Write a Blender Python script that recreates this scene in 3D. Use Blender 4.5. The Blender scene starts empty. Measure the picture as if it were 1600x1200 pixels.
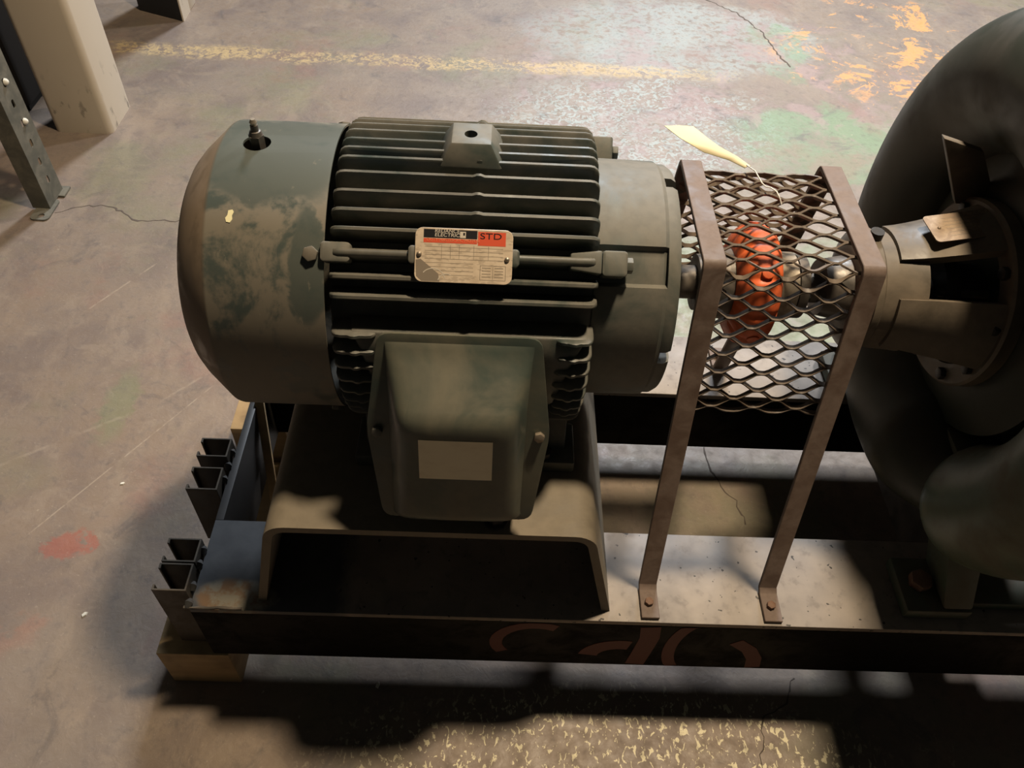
import bpy, bmesh, math, random
from mathutils import Vector, Matrix
random.seed(7)
SC = bpy.context.scene
COL = SC.collection
D2R = math.pi / 180

# ------------------------------------------------------------------ camera
F_PX, PITCH, ROLL, YAW, CAM_H = 1260.7, 48.626 * D2R, 3.811 * D2R, 2.262 * D2R, 1.278
cam_d = bpy.data.cameras.new('camera')
cam = bpy.data.objects.new('camera', cam_d)
COL.objects.link(cam)
cam_d.sensor_fit = 'HORIZONTAL'
cam_d.sensor_width = 36.0
cam_d.lens = F_PX / 1600 * 36.0
cam_d.clip_start = 0.01
fw = Vector((math.sin(YAW) * math.cos(PITCH), math.cos(YAW) * math.cos(PITCH), -math.sin(PITCH)))
rt = Vector((math.cos(YAW), -math.sin(YAW), 0))
up = rt.cross(fw)
rt2 = rt * math.cos(ROLL) + up * math.sin(ROLL)
up2 = up * math.cos(ROLL) - rt * math.sin(ROLL)
cam.matrix_world = Matrix(((rt2.x, up2.x, -fw.x, 0), (rt2.y, up2.y, -fw.y, 0),
                           (rt2.z, up2.z, -fw.z, CAM_H), (0, 0, 0, 1)))
SC.camera = cam

# ------------------------------------------------------------------ world, lamps, exposure
world = bpy.data.worlds.new('world')
SC.world = world
world.use_nodes = True
world.node_tree.nodes['Background'].inputs['Color'].default_value = (0.75, 0.72, 0.62, 1)
world.node_tree.nodes['Background'].inputs['Strength'].default_value = 0.030


def area_lamp(name, loc, target, size, power, color, spread=180):
    l = bpy.data.lights.new(name, 'AREA')
    l.shape = 'DISK'
    l.size = size
    l.energy = power
    l.color = color
    l.spread = spread * D2R
    o = bpy.data.objects.new(name, l)
    COL.objects.link(o)
    o.location = loc
    o.rotation_euler = (Vector(target) - Vector(loc)).to_track_quat('-Z', 'Y').to_euler()
    return o


# warm hall lamp hanging just behind the coupling, and the pale daylight from the far end of the hall
area_lamp('hall_lamp', (0.62, 1.00, 3.00), (0.2, 0.9, 0), 0.22, 90, (1.0, 0.79, 0.54))
area_lamp('hall_daylight', (1.10, 7.7, 6.1), (0.4, 1.6, 0), 1.2, 740, (0.86, 0.92, 1.0))
area_lamp('far_fill_light', (2.6, 4.0, 3.4), (1.1, 2.7, 0), 0.35, 44, (1.0, 0.96, 0.92), 100)  # added fill for the far right floor, no known lamp there
SC.view_settings.view_transform = 'Standard'
SC.view_settings.look = 'None'
SC.view_settings.exposure = 0.0
SC.view_settings.gamma = 1.0
SC.view_settings.use_curve_mapping = False

AY, AZ = 0.746, 0.631          # shaft axis of motor and pump runs along X here
ZB = 0.249                     # top of the steel skid


# ------------------------------------------------------------------ node helpers
class Sk:
    """a shader socket with arithmetic"""
    def __init__(s, g, sock): s.g, s.s = g, sock
    def _m(s, op, b=None, c=None, clamp=False): return s.g.math(op, s, b, c, clamp)
    def __add__(s, b): return s._m('ADD', b)
    def __sub__(s, b): return s._m('SUBTRACT', b)
    def __mul__(s, b): return s._m('MULTIPLY', b)
    __radd__ = __add__
    __rmul__ = __mul__
    def __rsub__(s, b): return s.g.math('SUBTRACT', b, s)
    def abs(s): return s._m('ABSOLUTE')
    def max(s, b): return s._m('MAXIMUM', b)
    def min(s, b): return s._m('MINIMUM', b)


class Graph:
    def __init__(g, name, rough=0.6, metal=0.0, spec=0.5):
        g.m = bpy.data.materials.new(name)
        g.m.use_nodes = True
        g.t = g.m.node_tree
        g.b = g.t.nodes['Principled BSDF']
        g.b.inputs['Roughness'].default_value = rough
        g.b.inputs['Metallic'].default_value = metal
        g.b.inputs['Specular IOR Level'].default_value = spec
        g._tc = None
    def n(g, typ): return g.t.nodes.new(typ)
    def put(g, inp, v):
        if isinstance(v, Sk): g.t.links.new(v.s, inp)
        elif v is not None:
            if isinstance(v, (tuple, list)) and len(v) == 3 and inp.type == 'RGBA': v = (*v, 1)
            inp.default_value = v
    def math(g, op, a, b=None, c=None, clamp=False):
        n = g.n('ShaderNodeMath'); n.operation = op; n.use_clamp = clamp
        for i, v in enumerate((a, b, c)):
            if v is not None: g.put(n.inputs[i], v)
        return Sk(g, n.outputs[0])
    def pos(g):
        if g._tc is None:
            n = g.n('ShaderNodeNewGeometry'); g._tc = n
        return Sk(g, g._tc.outputs['Position'])
    def normal(g):
        g.pos(); return Sk(g, g._tc.outputs['Normal'])
    def xyz(g, v=None):
        n = g.n('ShaderNodeSeparateXYZ'); g.put(n.inputs[0], v or g.pos())
        return [Sk(g, o) for o in n.outputs]
    def scaled(g, sx, sy, sz, rotz=0.0):
        n = g.n('ShaderNodeMapping'); g.put(n.inputs['Vector'], g.pos())
        n.inputs['Scale'].default_value = (sx, sy, sz); n.inputs['Rotation'].default_value = (0, 0, rotz)
        return Sk(g, n.outputs[0])
    def noise(g, scale, detail=4, rough=0.55, vec=None, dist=0.0, off=None):
        n = g.n('ShaderNodeTexNoise'); g.put(n.inputs['Vector'], vec or g.pos())
        if off is not None:
            a = g.n('ShaderNodeVectorMath'); a.operation = 'ADD'; g.put(a.inputs[0], vec or g.pos())
            a.inputs[1].default_value = (off, off * 1.7, off * .3); g.t.links.new(a.outputs[0], n.inputs['Vector'])
        n.inputs['Scale'].default_value = scale; n.inputs['Detail'].default_value = detail
        n.inputs['Roughness'].default_value = rough; n.inputs['Distortion'].default_value = dist
        return Sk(g, n.outputs['Fac'])
    def step(g, v, a, b):
        n = g.n('ShaderNodeMapRange'); n.interpolation_type = 'SMOOTHSTEP'
        g.put(n.inputs['Value'], v); n.inputs['From Min'].default_value = a; n.inputs['From Max'].default_value = b
        return Sk(g, n.outputs['Result'])
    def mix(g, f, a, b):
        n = g.n('ShaderNodeMix'); n.data_type = 'RGBA'
        g.put(n.inputs[0], f); g.put(n.inputs[6], a); g.put(n.inputs[7], b)
        return Sk(g, n.outputs[2])
    def blob(g, x, y, cx, cy, rx, ry, soft=0.5):
        """1 inside an ellipse, falling to 0 outside"""
        dx = (x - cx) * (1 / rx); dy = (y - cy) * (1 / ry)
        return g.step(dx * dx + dy * dy, 1 + soft, 1 - soft)
    def bump(g, h, strength=0.3, dist=0.002):
        n = g.n('ShaderNodeBump'); g.put(n.inputs['Height'], h)
        n.inputs['Strength'].default_value = strength; n.inputs['Distance'].default_value = dist
        g.t.links.new(n.outputs[0], g.b.inputs['Normal'])
    def color(g, c): g.put(g.b.inputs['Base Color'], c); return g
    def rough(g, r): g.put(g.b.inputs['Roughness'], r); return g


def srgb(r, g, b):
    f = lambda c: (c / 255 / 12.92) if c <= 10 else ((c / 255 + 0.055) / 1.055) ** 2.4
    return (f(r), f(g), f(b))


M = {}


def painted(name, paint, dust, amount=0.5, rough=0.5, scale=14, dustz=0.5, spec=0.5, metal=0.0):
    g = Graph(name, rough, metal, spec)
    n1 = g.noise(scale, 6, 0.6, dist=0.6); n2 = g.noise(scale * 6, 3)
    nz = g.xyz(g.normal())[2]
    d = g.step(n1 + (nz * 0.5 + 0.5) * dustz * 0.4 + n2 * 0.15, 0.62 - amount * .2, 0.98 - amount * .2)
    c = g.mix(d, paint, dust)
    c = g.mix(g.step(n2, 0.35, 0.75) * 0.25, c, tuple(v * 0.55 for v in paint))
    g.color(c)
    g.rough(d * 0.3 + rough)
    g.bump(n2, 0.15, 0.0008)
    M[name] = g.m
    return g


TEAL = (0.040, 0.056, 0.050)
DUST = (0.135, 0.118, 0.092)
painted('motor_paint', TEAL, DUST, 0.55, 0.42)
painted('fin_paint', (0.034, 0.050, 0.046), (0.125, 0.118, 0.098), 0.62, 0.34)
painted('bell_paint', (0.056, 0.074, 0.067), (0.15, 0.142, 0.118), 0.6, 0.40)
painted('box_paint', (0.046, 0.066, 0.058), (0.125, 0.118, 0.085), 0.42, 0.30, scale=9)
painted('pump_paint', (0.062, 0.092, 0.064), (0.085, 0.075, 0.05), 0.35, 0.38, scale=10)
painted('casing_shade_paint', (0.026, 0.032, 0.023), (0.05, 0.045, 0.032), 0.30, 0.42, scale=9)  # pump green darkened: shade around the casing put into the colour
painted('bracket_paint', (0.075, 0.064, 0.048), (0.16, 0.13, 0.095), 0.6, 0.42, scale=16)
painted('pedestal_paint', (0.115, 0.098, 0.070), (0.20, 0.17, 0.125), 0.7, 0.45, scale=10)
painted('guard_paint', (0.108, 0.073, 0.056), (0.165, 0.122, 0.100), 0.40, 0.5, scale=30)
painted('mesh_paint', (0.080, 0.058, 0.042), (0.15, 0.115, 0.085), 0.45, 0.45, scale=30)
painted('black_steel', (0.012, 0.012, 0.012), (0.03, 0.025, 0.02), 0.3, 0.45, scale=20)
painted('web_paint', (0.003, 0.003, 0.003), (0.005, 0.004, 0.003), 0.3, 0.55, scale=20, spec=0.1)
painted('strut_paint', (0.035, 0.028, 0.02), (0.075, 0.06, 0.042), 0.5, 0.5, scale=25)
painted('rack_paint', (0.075, 0.075, 0.06), (0.15, 0.14, 0.11), 0.4, 0.55, scale=25)
painted('orange_rubber', (0.86, 0.165, 0.045), (0.45, 0.09, 0.035), 0.3, 0.42, scale=25)
painted('hub_steel', (0.08, 0.075, 0.068), (0.14, 0.12, 0.10), 0.4, 0.35, scale=30, metal=0.4)
painted('bright_steel', (0.42, 0.38, 0.31), (0.3, 0.25, 0.19), 0.4, 0.3, scale=60, metal=0.7)
painted('rusty_bolt', (0.13, 0.06, 0.035), (0.2, 0.12, 0.08), 0.4, 0.5, scale=60)
painted('brass_plate', (0.46, 0.36, 0.25), (0.24, 0.18, 0.13), 0.45, 0.32, scale=45, metal=0.6)
painted('white_chip', (0.7, 0.68, 0.6), (0.6, 0.58, 0.5), 0.2, 0.6)


def fan_cover_mat():
    g = Graph('fan_cover_paint', 0.4)
    x, y, z = g.xyz()
    n1 = g.noise(13, 7, 0.65, dist=0.9); n2 = g.noise(48, 6, 0.65); n3 = g.noise(7, 4, 0.6, off=4.0)
    drip = g.noise(30, 5, 0.6, vec=g.scaled(1.6, .5, .5))
    d = g.step(n1 * .7 + n2 * .3 + drip * .2, 0.49, 0.62)         # dust film left in ragged patches
    wx = x + (n1 - .5) * .05 + (n2 - .5) * .01; wz = z + (n1 - .5) * .05
    clean = g.blob(wx, wz, -.188, .735, .020, .045, .25).max(g.blob(wx, wz, -.24, .80, .09, .022, .4)).max(g.step(n3, .60, .64) * .8)
    d = d.max(g.step(n2, .5, .7) * 0.5) * (1.0 - clean * 0.85)
    c = g.mix(d * .9, (0.066, 0.082, 0.075), (0.175, 0.155, 0.120))
    c = g.mix(g.step(g.noise(90, 4, .6, vec=g.scaled(1, .5, .5)), .66, .72) * .4, c, (0.24, 0.215, 0.165))
    rim = g.step(x, -0.290, -0.296)
    c = g.mix(rim * 0.75, c, (0.20, 0.145, 0.098))
    g.color(c)
    g.rough(d * 0.35 + 0.33)
    g.bump(n2, 0.1, 0.0006)
    M['fan_cover_paint'] = g.m


fan_cover_mat()


def plain(name, c, rough=0.6, metal=0.0, spec=0.5):
    g = Graph(name, rough, metal, spec)
    n = g.noise(60, 4)
    g.color(g.mix(n * 0.35, c, tuple(v * 0.75 for v in c)))
    M[name] = g.m


plain('print_black', (0.010, 0.010, 0.012), 0.4)
plain('print_red', (0.62, 0.085, 0.035), 0.45)
plain('print_pale', (0.55, 0.50, 0.42), 0.5)
plain('print_orange', (0.75, 0.22, 0.10), 0.5)
plain('print_grey', (0.20, 0.165, 0.125), 0.55)
plain('hollow', (0.006, 0.006, 0.006), 0.9)
plain('tag_card', (0.74, 0.66, 0.42), 0.75)
plain('wire_white', (0.75, 0.72, 0.66), 0.4)
plain('yellow_paint', (0.75, 0.70, 0.42), 0.5)
plain('red_paint', (0.09, 0.006, 0.004), 0.6)
plain('black_panel', (0.012, 0.012, 0.013), 0.7)
plain('crack_dark', (0.10, 0.08, 0.065), 0.9)
plain('crack_lip', (0.30, 0.25, 0.20), 0.9)


def plate_mat():
    g = Graph('nameplate_metal', 0.40, 0.15)
    x, y, z = g.xyz()
    n = g.noise(70, 5); n2 = g.noise(300, 2, vec=g.scaled(0.35, 1, 1))
    c = g.mix(g.step(n, 0.35, 0.75), (0.66, 0.55, 0.42), (0.52, 0.42, 0.31))
    c = g.mix(g.step(n2, 0.55, 0.62) * 0.35, c, (0.2, 0.16, 0.12))
    g.color(c); M['nameplate_metal'] = g.m
    g = Graph('label_paper', 0.6)
    n = g.noise(35, 4, vec=g.scaled(1, 1, 2))
    g.color(g.mix(g.step(n, .4, .8) * .6, (0.84, 0.76, 0.55), (0.72, 0.62, 0.42))); M['label_paper'] = g.m
    g = Graph('column_paint', 0.5)
    n = g.noise(8, 5); n2 = g.noise(40, 5, vec=g.scaled(1, 1, .5))
    x, y, z = g.xyz()
    c = g.mix(n * 0.4, (0.53, 0.47, 0.385), (0.45, 0.39, 0.31))
    scuff = g.step(n2, 0.60, 0.68) * g.step(z, 0.24, 0.02)
    c = g.mix(scuff * 0.7, c, (0.16, 0.14, 0.12)); g.color(c); M['column_paint'] = g.m
    g = Graph('rough_wood', 0.75)
    n = g.noise(40, 5, vec=g.scaled(0.25, 1, 2)); n2 = g.noise(12, 4)
    c = g.mix(n, (0.50, 0.36, 0.19), (0.33, 0.22, 0.11)); c = g.mix(g.step(n2, .5, .7) * .5, c, (0.12, .08, .045))
    g.color(c); g.bump(n, .4, .002); M['rough_wood'] = g.m
    # bare worn steel of the skid's top
    g = Graph('skid_top_steel', 0.5, 0.1)
    x, y, z = g.xyz()
    n = g.noise(10, 5); n2 = g.noise(55, 5, .6); n3 = g.noise(95, 2, off=3)
    c = g.mix(g.step(n, .3, .7), (0.17, 0.148, 0.13), (0.25, 0.215, 0.18))
    c = g.mix(g.step(n2, .52, .72) * .6, c, (0.13, 0.11, 0.095))
    c = g.mix(g.step(n3, .69, .72), c, (0.03, 0.025, 0.02))
    paint = g.step(x + n2 * 0.03, -0.16, -0.19)          # motor's shadow over the left end put into the colour
    c = g.mix(paint, c, g.mix(n2, (0.040, 0.044, 0.050), (0.075, 0.078, 0.082)))
    bare = g.blob(x + (n2 - .5) * .03, y + (n - .5) * .02, -0.335, 0.503, 0.052, 0.026, .35)
    c = g.mix(bare, c, g.mix(g.step(n2, .42, .6), (0.18, 0.17, 0.14), (0.15, 0.095, 0.055)))
    g.color(c); g.rough(0.46 + n2 * 0.2); g.bump(n2, .25, .001); M['skid_top_steel'] = g.m
    g = Graph('skid_paint', 0.5)
    n2 = g.noise(30, 5)
    g.color(g.mix(n2, (0.030, 0.032, 0.036), (0.055, 0.052, 0.048))); M['skid_paint'] = g.m


plate_mat()


def floor_mat():
    g = Graph('floor_paint', 0.45)
    x, y, z = g.xyz()
    big = g.noise(1.6, 5, .6); mid = g.noise(5.5, 6, .62, dist=.4); fine = g.noise(38, 6, .65); streak = g.noise(9, 6, .6, vec=g.scaled(1.0, .45, 1, .6), off=2)
    flk = g.noise(60, 4, .6, dist=1.2, off=5); mask2 = g.noise(3.0, 5, .6, off=9)
    base = g.mix(g.step(big, .3, .7), (0.225, 0.168, 0.125), (0.215, 0.175, 0.142))
    base = g.mix(g.step(mid, .42, .68) * .8, base, (0.155, 0.120, 0.104))
    base = g.mix(g.step(g.noise(11, 7, .7, dist=.8, off=12), .52, .66) * .55, base, (0.27, 0.215, 0.165))
    base = g.mix(g.step(streak, .52, .72) * .5, base, (0.30, 0.235, 0.175))
    base = g.mix(g.step(mask2, .56, .72) * .35, base, (0.20, 0.185, 0.115))
    # far right: grey-blue flakes with daylight sheen painted in, older green coat
    wx = x + (mid - .5) * .5; wy = y + (mid - .5) * .35 + (fine - .5) * .06
    teal_sheen = (g.blob(wx, wy, .58, 2.75, .48, .28, .4) * .75).max(g.blob(wx, wy, .42, 2.16, .40, .28, .5) * g.step(flk + fine * .3, .60, .72))
    base = g.mix(teal_sheen * g.step(fine + mask2 * .4, .52, .78) * .9, base, (0.34, 0.40, 0.395))
    green = g.blob(wx, wy, 1.02, 2.12, .36, .19, .3).max(g.blob(wx, wy, .92, 2.66, .10, .22, .3) * .8)
    green = green.max(g.blob(wx, wy, .62, 1.45, .32, .22, .4) * .7)
    base = g.mix(green * g.step(mask2 + fine * .35, .50, .72) * .75, base, (0.165, 0.27, 0.15))
    mauve = g.blob(wx, wy, .75, 2.5, .7, .5, .6) * g.step(mid, .5, .62)
    base = g.mix(mauve * .6, base, (0.33, 0.235, 0.225))
    tint = g.noise(2.6, 5, .65, off=15); tint2 = g.noise(3.4, 5, .65, off=21)
    base = g.mix(g.step(tint, .54, .70) * .35, base, (0.165, 0.185, 0.095))
    base = g.mix(g.step(tint2, .55, .70) * .40, base, (0.255, 0.135, 0.105))
    smudge = g.noise(7.5, 8, .72, dist=1.1, off=27)
    base = g.mix(g.step(smudge, .55, .70) * .6, base, (0.105, 0.09, 0.085))
    # left: faint green and red traces
    base = g.mix(g.blob(x + (fine - .5) * .08, y + (fine - .5) * .08, -.745, 1.03, .03, .09, .8) * .28, base, (0.13, 0.21, 0.085))
    base = g.mix(g.blob(x + (fine - .5) * .10 + (smudge - .5) * .12, y + (fine - .5) * .08, -.722, .712, .034, .025, .5) * .6, base, (0.30, 0.085, 0.06))
    base = g.mix(g.blob(wx, wy, -.80, .56, .06, .06, .8) * .3, base, (0.30, 0.11, 0.075))
    # worn yellow marking line
    wear = g.noise(4.0, 6, .7, off=6)
    ln = g.step((y - 2.492 + (mid - .5) * .07 + (fine - .5) * .05).abs(), .055, .020) * g.step(x, .95, .45)
    ln = ln * g.step(flk * .55 + fine * .45 + wear * .5, .70, .84)
    base = g.mix(ln * .8, base, (0.50, 0.37, 0.18))
    # orange paint flaking at the far right
    of = g.blob(wx, wy, 1.36, 2.75, .36, .38, .35)
    ofl = of * g.step(g.noise(6.5, 8, .72, dist=.7, off=1.3) + (fine - .5) * .25, .535, .56)
    base = g.mix(ofl * .92, base, (0.58, 0.29, 0.10))
    ofl2 = g.blob(wx, wy, 1.15, 2.62, .26, .30, .5) * g.step(g.noise(22.0, 6, .7, dist=1.2, off=2.3), .60, .63)
    base = g.mix(ofl2 * .7, base, (0.50, 0.29, 0.14))
    # pale flakes in front of the skid
    ch = g.blob(wx, y, .22, .36, .42, .12, .5) * g.step(g.noise(120, 4, .6, vec=g.scaled(1, .6, 1, .3), dist=.8, off=33) + (fine - .5) * .3, .57, .61)
    base = g.mix(ch, base, (0.72, 0.66, 0.45))
    fl2 = g.step(g.noise(85, 3, .5, off=8), .735, .76) * g.step(mask2, .42, .6)
    base = g.mix(fl2 * .7, base, (0.46, 0.40, 0.30))
    # long drag scratches across the left of the floor
    def scr(ax, ay, bx, by, w, k):
        L = math.hypot(bx - ax, by - ay); ux, uy = (bx - ax) / L, (by - ay) / L
        d = (((x - ax) * (-uy)) + ((y - ay) * ux)).abs(); t = (x - ax) * ux + (y - ay) * uy
        return g.step(d, w, w * .3) * g.step(t, -.02, .02) * g.step(t, L + .02, L - .02) * g.step(fine, .35, .6) * k
    s = scr(-.80, .737, -.575, 1.086, .0020, .65)
    for a in ((-.9, 1.30, -.80, 1.46, .003, .6), (-.70, 1.33, -.66, 1.42, .003, .8), (-.95, .85, -.70, 1.02, .005, .25), (-.66, 1.05, -.50, 1.22, .004, .35)):
        s = s.max(scr(*a))
    base = g.mix(s, base, (0.40, 0.33, 0.25))
    base = g.mix(g.step(fine, .50, .72) * .45, base, (0.115, 0.095, 0.085))
    base = g.mix(g.step(g.noise(150, 3, .6, off=41), .62, .72) * .35, base, (0.36, 0.30, 0.24))
    g.color(base)
    g.rough(0.36 + g.step(fine, .3, .7) * .22 + mid * .12)
    g.bump(fine * .6 + flk * .7, .35, .0025)
    M['floor_paint'] = g.m


floor_mat()


# ------------------------------------------------------------------ mesh helpers
def finish(o, label=None, cat=None, group=None, kind=None):
    if label: o['label'] = label
    if cat: o['category'] = cat
    if group: o['group'] = group
    if kind: o['kind'] = kind
    return o


def root(name, loc, label, cat, group=None):
    o = bpy.data.objects.new(name, None)
    COL.objects.link(o)
    o.location = loc
    o.empty_display_size = 0.05
    return finish(o, label, cat, group)


def attach(o, parent):
    if parent is None: return
    o.parent = parent
    if parent.type == 'EMPTY':
        o.matrix_parent_inverse = Matrix.Translation(parent.location).inverted()


class MB:
    """collects shapes, builds ONE mesh object in world coordinates"""
    def __init__(s): s.v, s.f = [], []
    def add(s, v, f):
        o = len(s.v); s.v += [tuple(p) for p in v]; s.f += [tuple(i + o for i in q) for q in f]; return s
    def box(s, x0, x1, y0, y1, z0, z1, m=None):
        v = [Vector((x, y, z)) for x in (x0, x1) for y in (y0, y1) for z in (z0, z1)]
        if m: v = [m @ p for p in v]
        return s.add(v, [(0, 1, 3, 2), (4, 6, 7, 5), (0, 4, 5, 1), (2, 3, 7, 6), (0, 2, 6, 4), (1, 5, 7, 3)])
    def hexa(s, bot, top):
        return s.add(list(bot) + list(top), [(3, 2, 1, 0), (4, 5, 6, 7), (0, 1, 5, 4), (1, 2, 6, 5), (2, 3, 7, 6), (3, 0, 4, 7)])
    def grid(s, rows, closed=False, cap=False):
        nr, nc = len(rows), len(rows[0]); v = [p for r in rows for p in r]; f = []
        for i in range(nr - 1):
            for j in range(nc if closed else nc - 1):
                k = (j + 1) % nc; f.append((i * nc + j, i * nc + k, (i + 1) * nc + k, (i + 1) * nc + j))
        if cap:
            f.append(tuple(reversed(range(nc)))); f.append(tuple((nr - 1) * nc + j for j in range(nc)))
        return s.add(v, f)
    def lathe(s, prof, n=64, cy=AY, cz=AZ, rf=None, closed_prof=False):
        """profile (x, r) turned about the X-direction axis"""
        p = list(prof) + ([prof[0]] if closed_prof else [])
        rows = []
        for (x, r) in p:
            row = []
            for j in range(n):
                a = 2 * math.pi * j / n; rr = rf(x, r, a) if rf else r
                row.append((x, cy - rr * math.cos(a), cz + rr * math.sin(a)))
            rows.append(row)
        return s.grid(rows, closed=True)
    def disc(s, x, r, n=48, cy=AY, cz=AZ, flip=False):
        v = [(x, cy - r * math.cos(2 * math.pi * j / n), cz + r * math.sin(2 * math.pi * j / n)) for j in range(n)]
        return s.add(v, [tuple(range(n)) if flip else tuple(reversed(range(n)))])
    def tube(s, path, r, n=10, cap=True):
        path = [Vector(p) for p in path]; rows = []
        rr = r if isinstance(r, (list, tuple)) else [r] * len(path)
        ref = None
        for i, p in enumerate(path):
            t = (path[min(i + 1, len(path) - 1)] - path[max(i - 1, 0)]).normalized()
            if ref is None: ref = t.orthogonal().normalized()
            ref = (ref - t * ref.dot(t)).normalized(); b = t.cross(ref)
            rows.append([p + (ref * math.cos(2 * math.pi * j / n) + b * math.sin(2 * math.pi * j / n)) * rr[i] for j in range(n)])
        return s.grid(rows, closed=True, cap=cap)
    def cyl(s, a, b, r, n=16, r2=None): return s.tube([a, b], [r, r if r2 is None else r2], n)
    def prism(s, poly, frame, t):
        """outline poly [(u,v)] in frame (origin,U,V,N) raised by t"""
        o, U, V, N = frame; n = len(poly)
        v = [o + U * a + V * b for a, b in poly] + [o + U * a + V * b + N * t for a, b in poly]
        return s.add(v, [tuple(reversed(range(n))), tuple(range(n, 2 * n))] + [(i, (i + 1) % n, (i + 1) % n + n, i + n) for i in range(n)])
    def build(s, name, mat, parent=None, smooth=40, bevel=0, seg=2, **tags):
        me = bpy.data.meshes.new(name); me.from_pydata(s.v, [], s.f)
        bm = bmesh.new(); bm.from_mesh(me)
        bmesh.ops.remove_doubles(bm, verts=bm.verts, dist=1e-6)
        bmesh.ops.recalc_face_normals(bm, faces=bm.faces)
        if bevel:
            es = [e for e in bm.edges if len(e.link_faces) == 2 and e.calc_face_angle(0) > 0.5]
            bmesh.ops.bevel(bm, geom=es, offset=bevel, segments=seg, affect='EDGES', profile=0.5, clamp_overlap=True)
        bm.to_mesh(me); bm.free()
        if smooth:
            for p in me.polygons: p.use_smooth = True
            me.set_sharp_from_angle(angle=smooth * D2R)
        me.materials.append(M[mat])
        o = bpy.data.objects.new(name, me); COL.objects.link(o); attach(o, parent)
        return finish(o, **tags)


def cut(o, cutter):
    """bake a boolean difference into o and delete the cutter"""
    md = o.modifiers.new('cut', 'BOOLEAN'); md.operation = 'DIFFERENCE'; md.object = cutter; md.solver = 'EXACT'
    bpy.context.view_layer.update()
    dg = bpy.context.evaluated_depsgraph_get()
    me = bpy.data.meshes.new_from_object(o.evaluated_get(dg))
    me.set_sharp_from_angle(angle=28 * D2R)
    o.modifiers.clear(); old = o.data; o.data = me; bpy.data.meshes.remove(old)
    cm = cutter.data; bpy.data.objects.remove(cutter); bpy.data.meshes.remove(cm)


def copy_of(src, parent, mpi=None):
    c = src.copy(); COL.objects.link(c); c.parent = parent
    return c


def hexagon(r, rot=0): return [(r * math.cos(rot + k * math.pi / 3), r * math.sin(rot + k * math.pi / 3)) for k in range(6)]


def rrect(w, h, r, n=5):
    pts = []
    for cx, cy, a0 in ((w / 2 - r, h / 2 - r, 0), (-w / 2 + r, h / 2 - r, 90), (-w / 2 + r, -h / 2 + r, 180), (w / 2 - r, -h / 2 + r, 270)):
        for k in range(n + 1):
            a = (a0 + 90 * k / n) * D2R; pts.append((cx + r * math.cos(a), cy + r * math.sin(a)))
    return pts


def rad_frame(x, ang, r):
    """frame on the motor's round: U along the shaft, V up the curve, N outward"""
    a = ang * D2R; N = Vector((0, -math.cos(a), math.sin(a)))
    return (Vector((x, AY, AZ)) + N * r, Vector((1, 0, 0)), Vector((0, math.sin(a), math.cos(a))), N)


def bolt(name, frame, r, h, mat, parent, washer=0):
    m = MB()
    if washer: m.prism([(washer * math.cos(k * math.pi / 10), washer * math.sin(k * math.pi / 10)) for k in range(20)], frame, h * .25)
    m.prism(hexagon(r, .3), frame, h)
    return m.build(name, mat, parent, smooth=30, bevel=r * .12)


def text_mesh(name, body, frame, size, mat, parent, lift=0.0006, xs=1.0, shear=0.0, bold=0.0):
    cu = bpy.data.curves.new(name, 'FONT'); cu.body = body; cu.size = size; cu.extrude = 0.0001; cu.offset = bold; cu.shear = shear
    cu.align_x = 'LEFT'; cu.align_y = 'BOTTOM'
    t = bpy.data.objects.new('tmp', cu); COL.objects.link(t)
    bpy.context.view_layer.update()
    dg = bpy.context.evaluated_depsgraph_get()
    me = bpy.data.meshes.new_from_object(t.evaluated_get(dg))
    bpy.data.objects.remove(t); bpy.data.curves.remove(cu)
    o, U, V, N = frame
    for v in me.vertices: v.co = o + U * (v.co.x * xs) + V * v.co.y + N * (lift + v.co.z)
    me.materials.clear(); me.materials.append(M[mat]); me.name = name
    ob = bpy.data.objects.new(name, me); COL.objects.link(ob); attach(ob, parent)
    return ob


def shift(frame, u, v, w=0.0):
    o, U, V, N = frame; return (o + U * u + V * v + N * w, U, V, N)


# ------------------------------------------------------------------ floor
fl = MB()
nx = 24
fl.add([(-6, -3, 0), (6, -3, 0), (6, 9, 0), (-6, 9, 0), (-6, -3, -.1), (6, -3, -.1), (6, 9, -.1), (-6, 9, -.1)],
       [(0, 1, 2, 3), (7, 6, 5, 4), (0, 4, 5, 1), (1, 5, 6, 2), (2, 6, 7, 3), (3, 7, 4, 0)])
floor = fl.build('floor', 'floor_paint', None, smooth=0)
floor['kind'] = 'structure'
floor['label'] = 'worn painted concrete floor with old green, yellow and orange paint'


def crack(pts, w, mat='crack_dark'):
    P = [Vector((a, b, 0)) for a, b in pts]; path = []
    for i in range(len(P) - 1):
        k = max(3, int((P[i + 1] - P[i]).length / .012))
        for j in range(k):
            p = P[i].lerp(P[i + 1], j / k); path.append(p + Vector((random.uniform(-.004, .004), random.uniform(-.005, .005), 0)))
    path.append(P[-1]); rows = []
    for i, p in enumerate(path):
        t = (path[min(i + 1, len(path) - 1)] - path[max(0, i - 1)]).normalized(); n = Vector((-t.y, t.x, 0)) * w * random.uniform(.25, 1)
        rows.append([p + n + Vector((0, 0, -.0004)), p + n * .5 + Vector((0, 0, .0006)), p - n * .5 + Vector((0, 0, .0006)), p - n + Vector((0, 0, -.0004))])
    return MB().grid(rows).build('floor_crack', mat, floor, smooth=0)


crack([(-1.10, 1.640), (-1.043, 1.669), (-.973, 1.674), (-.892, 1.619), (-.79, 1.626), (-.62, 1.60)], .0045)
crack([(.70, 3.15), (.751, 3.062), (.842, 2.965), (.908, 2.821), (.931, 2.659), (.956, 2.573)], .006)
crack([(.43, .973), (.432, .919), (.473, .847), (.482, .798)], .003)
crack([(.51, .516), (.485, .474), (.443, .444), (.426, .35)], .0022)

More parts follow.
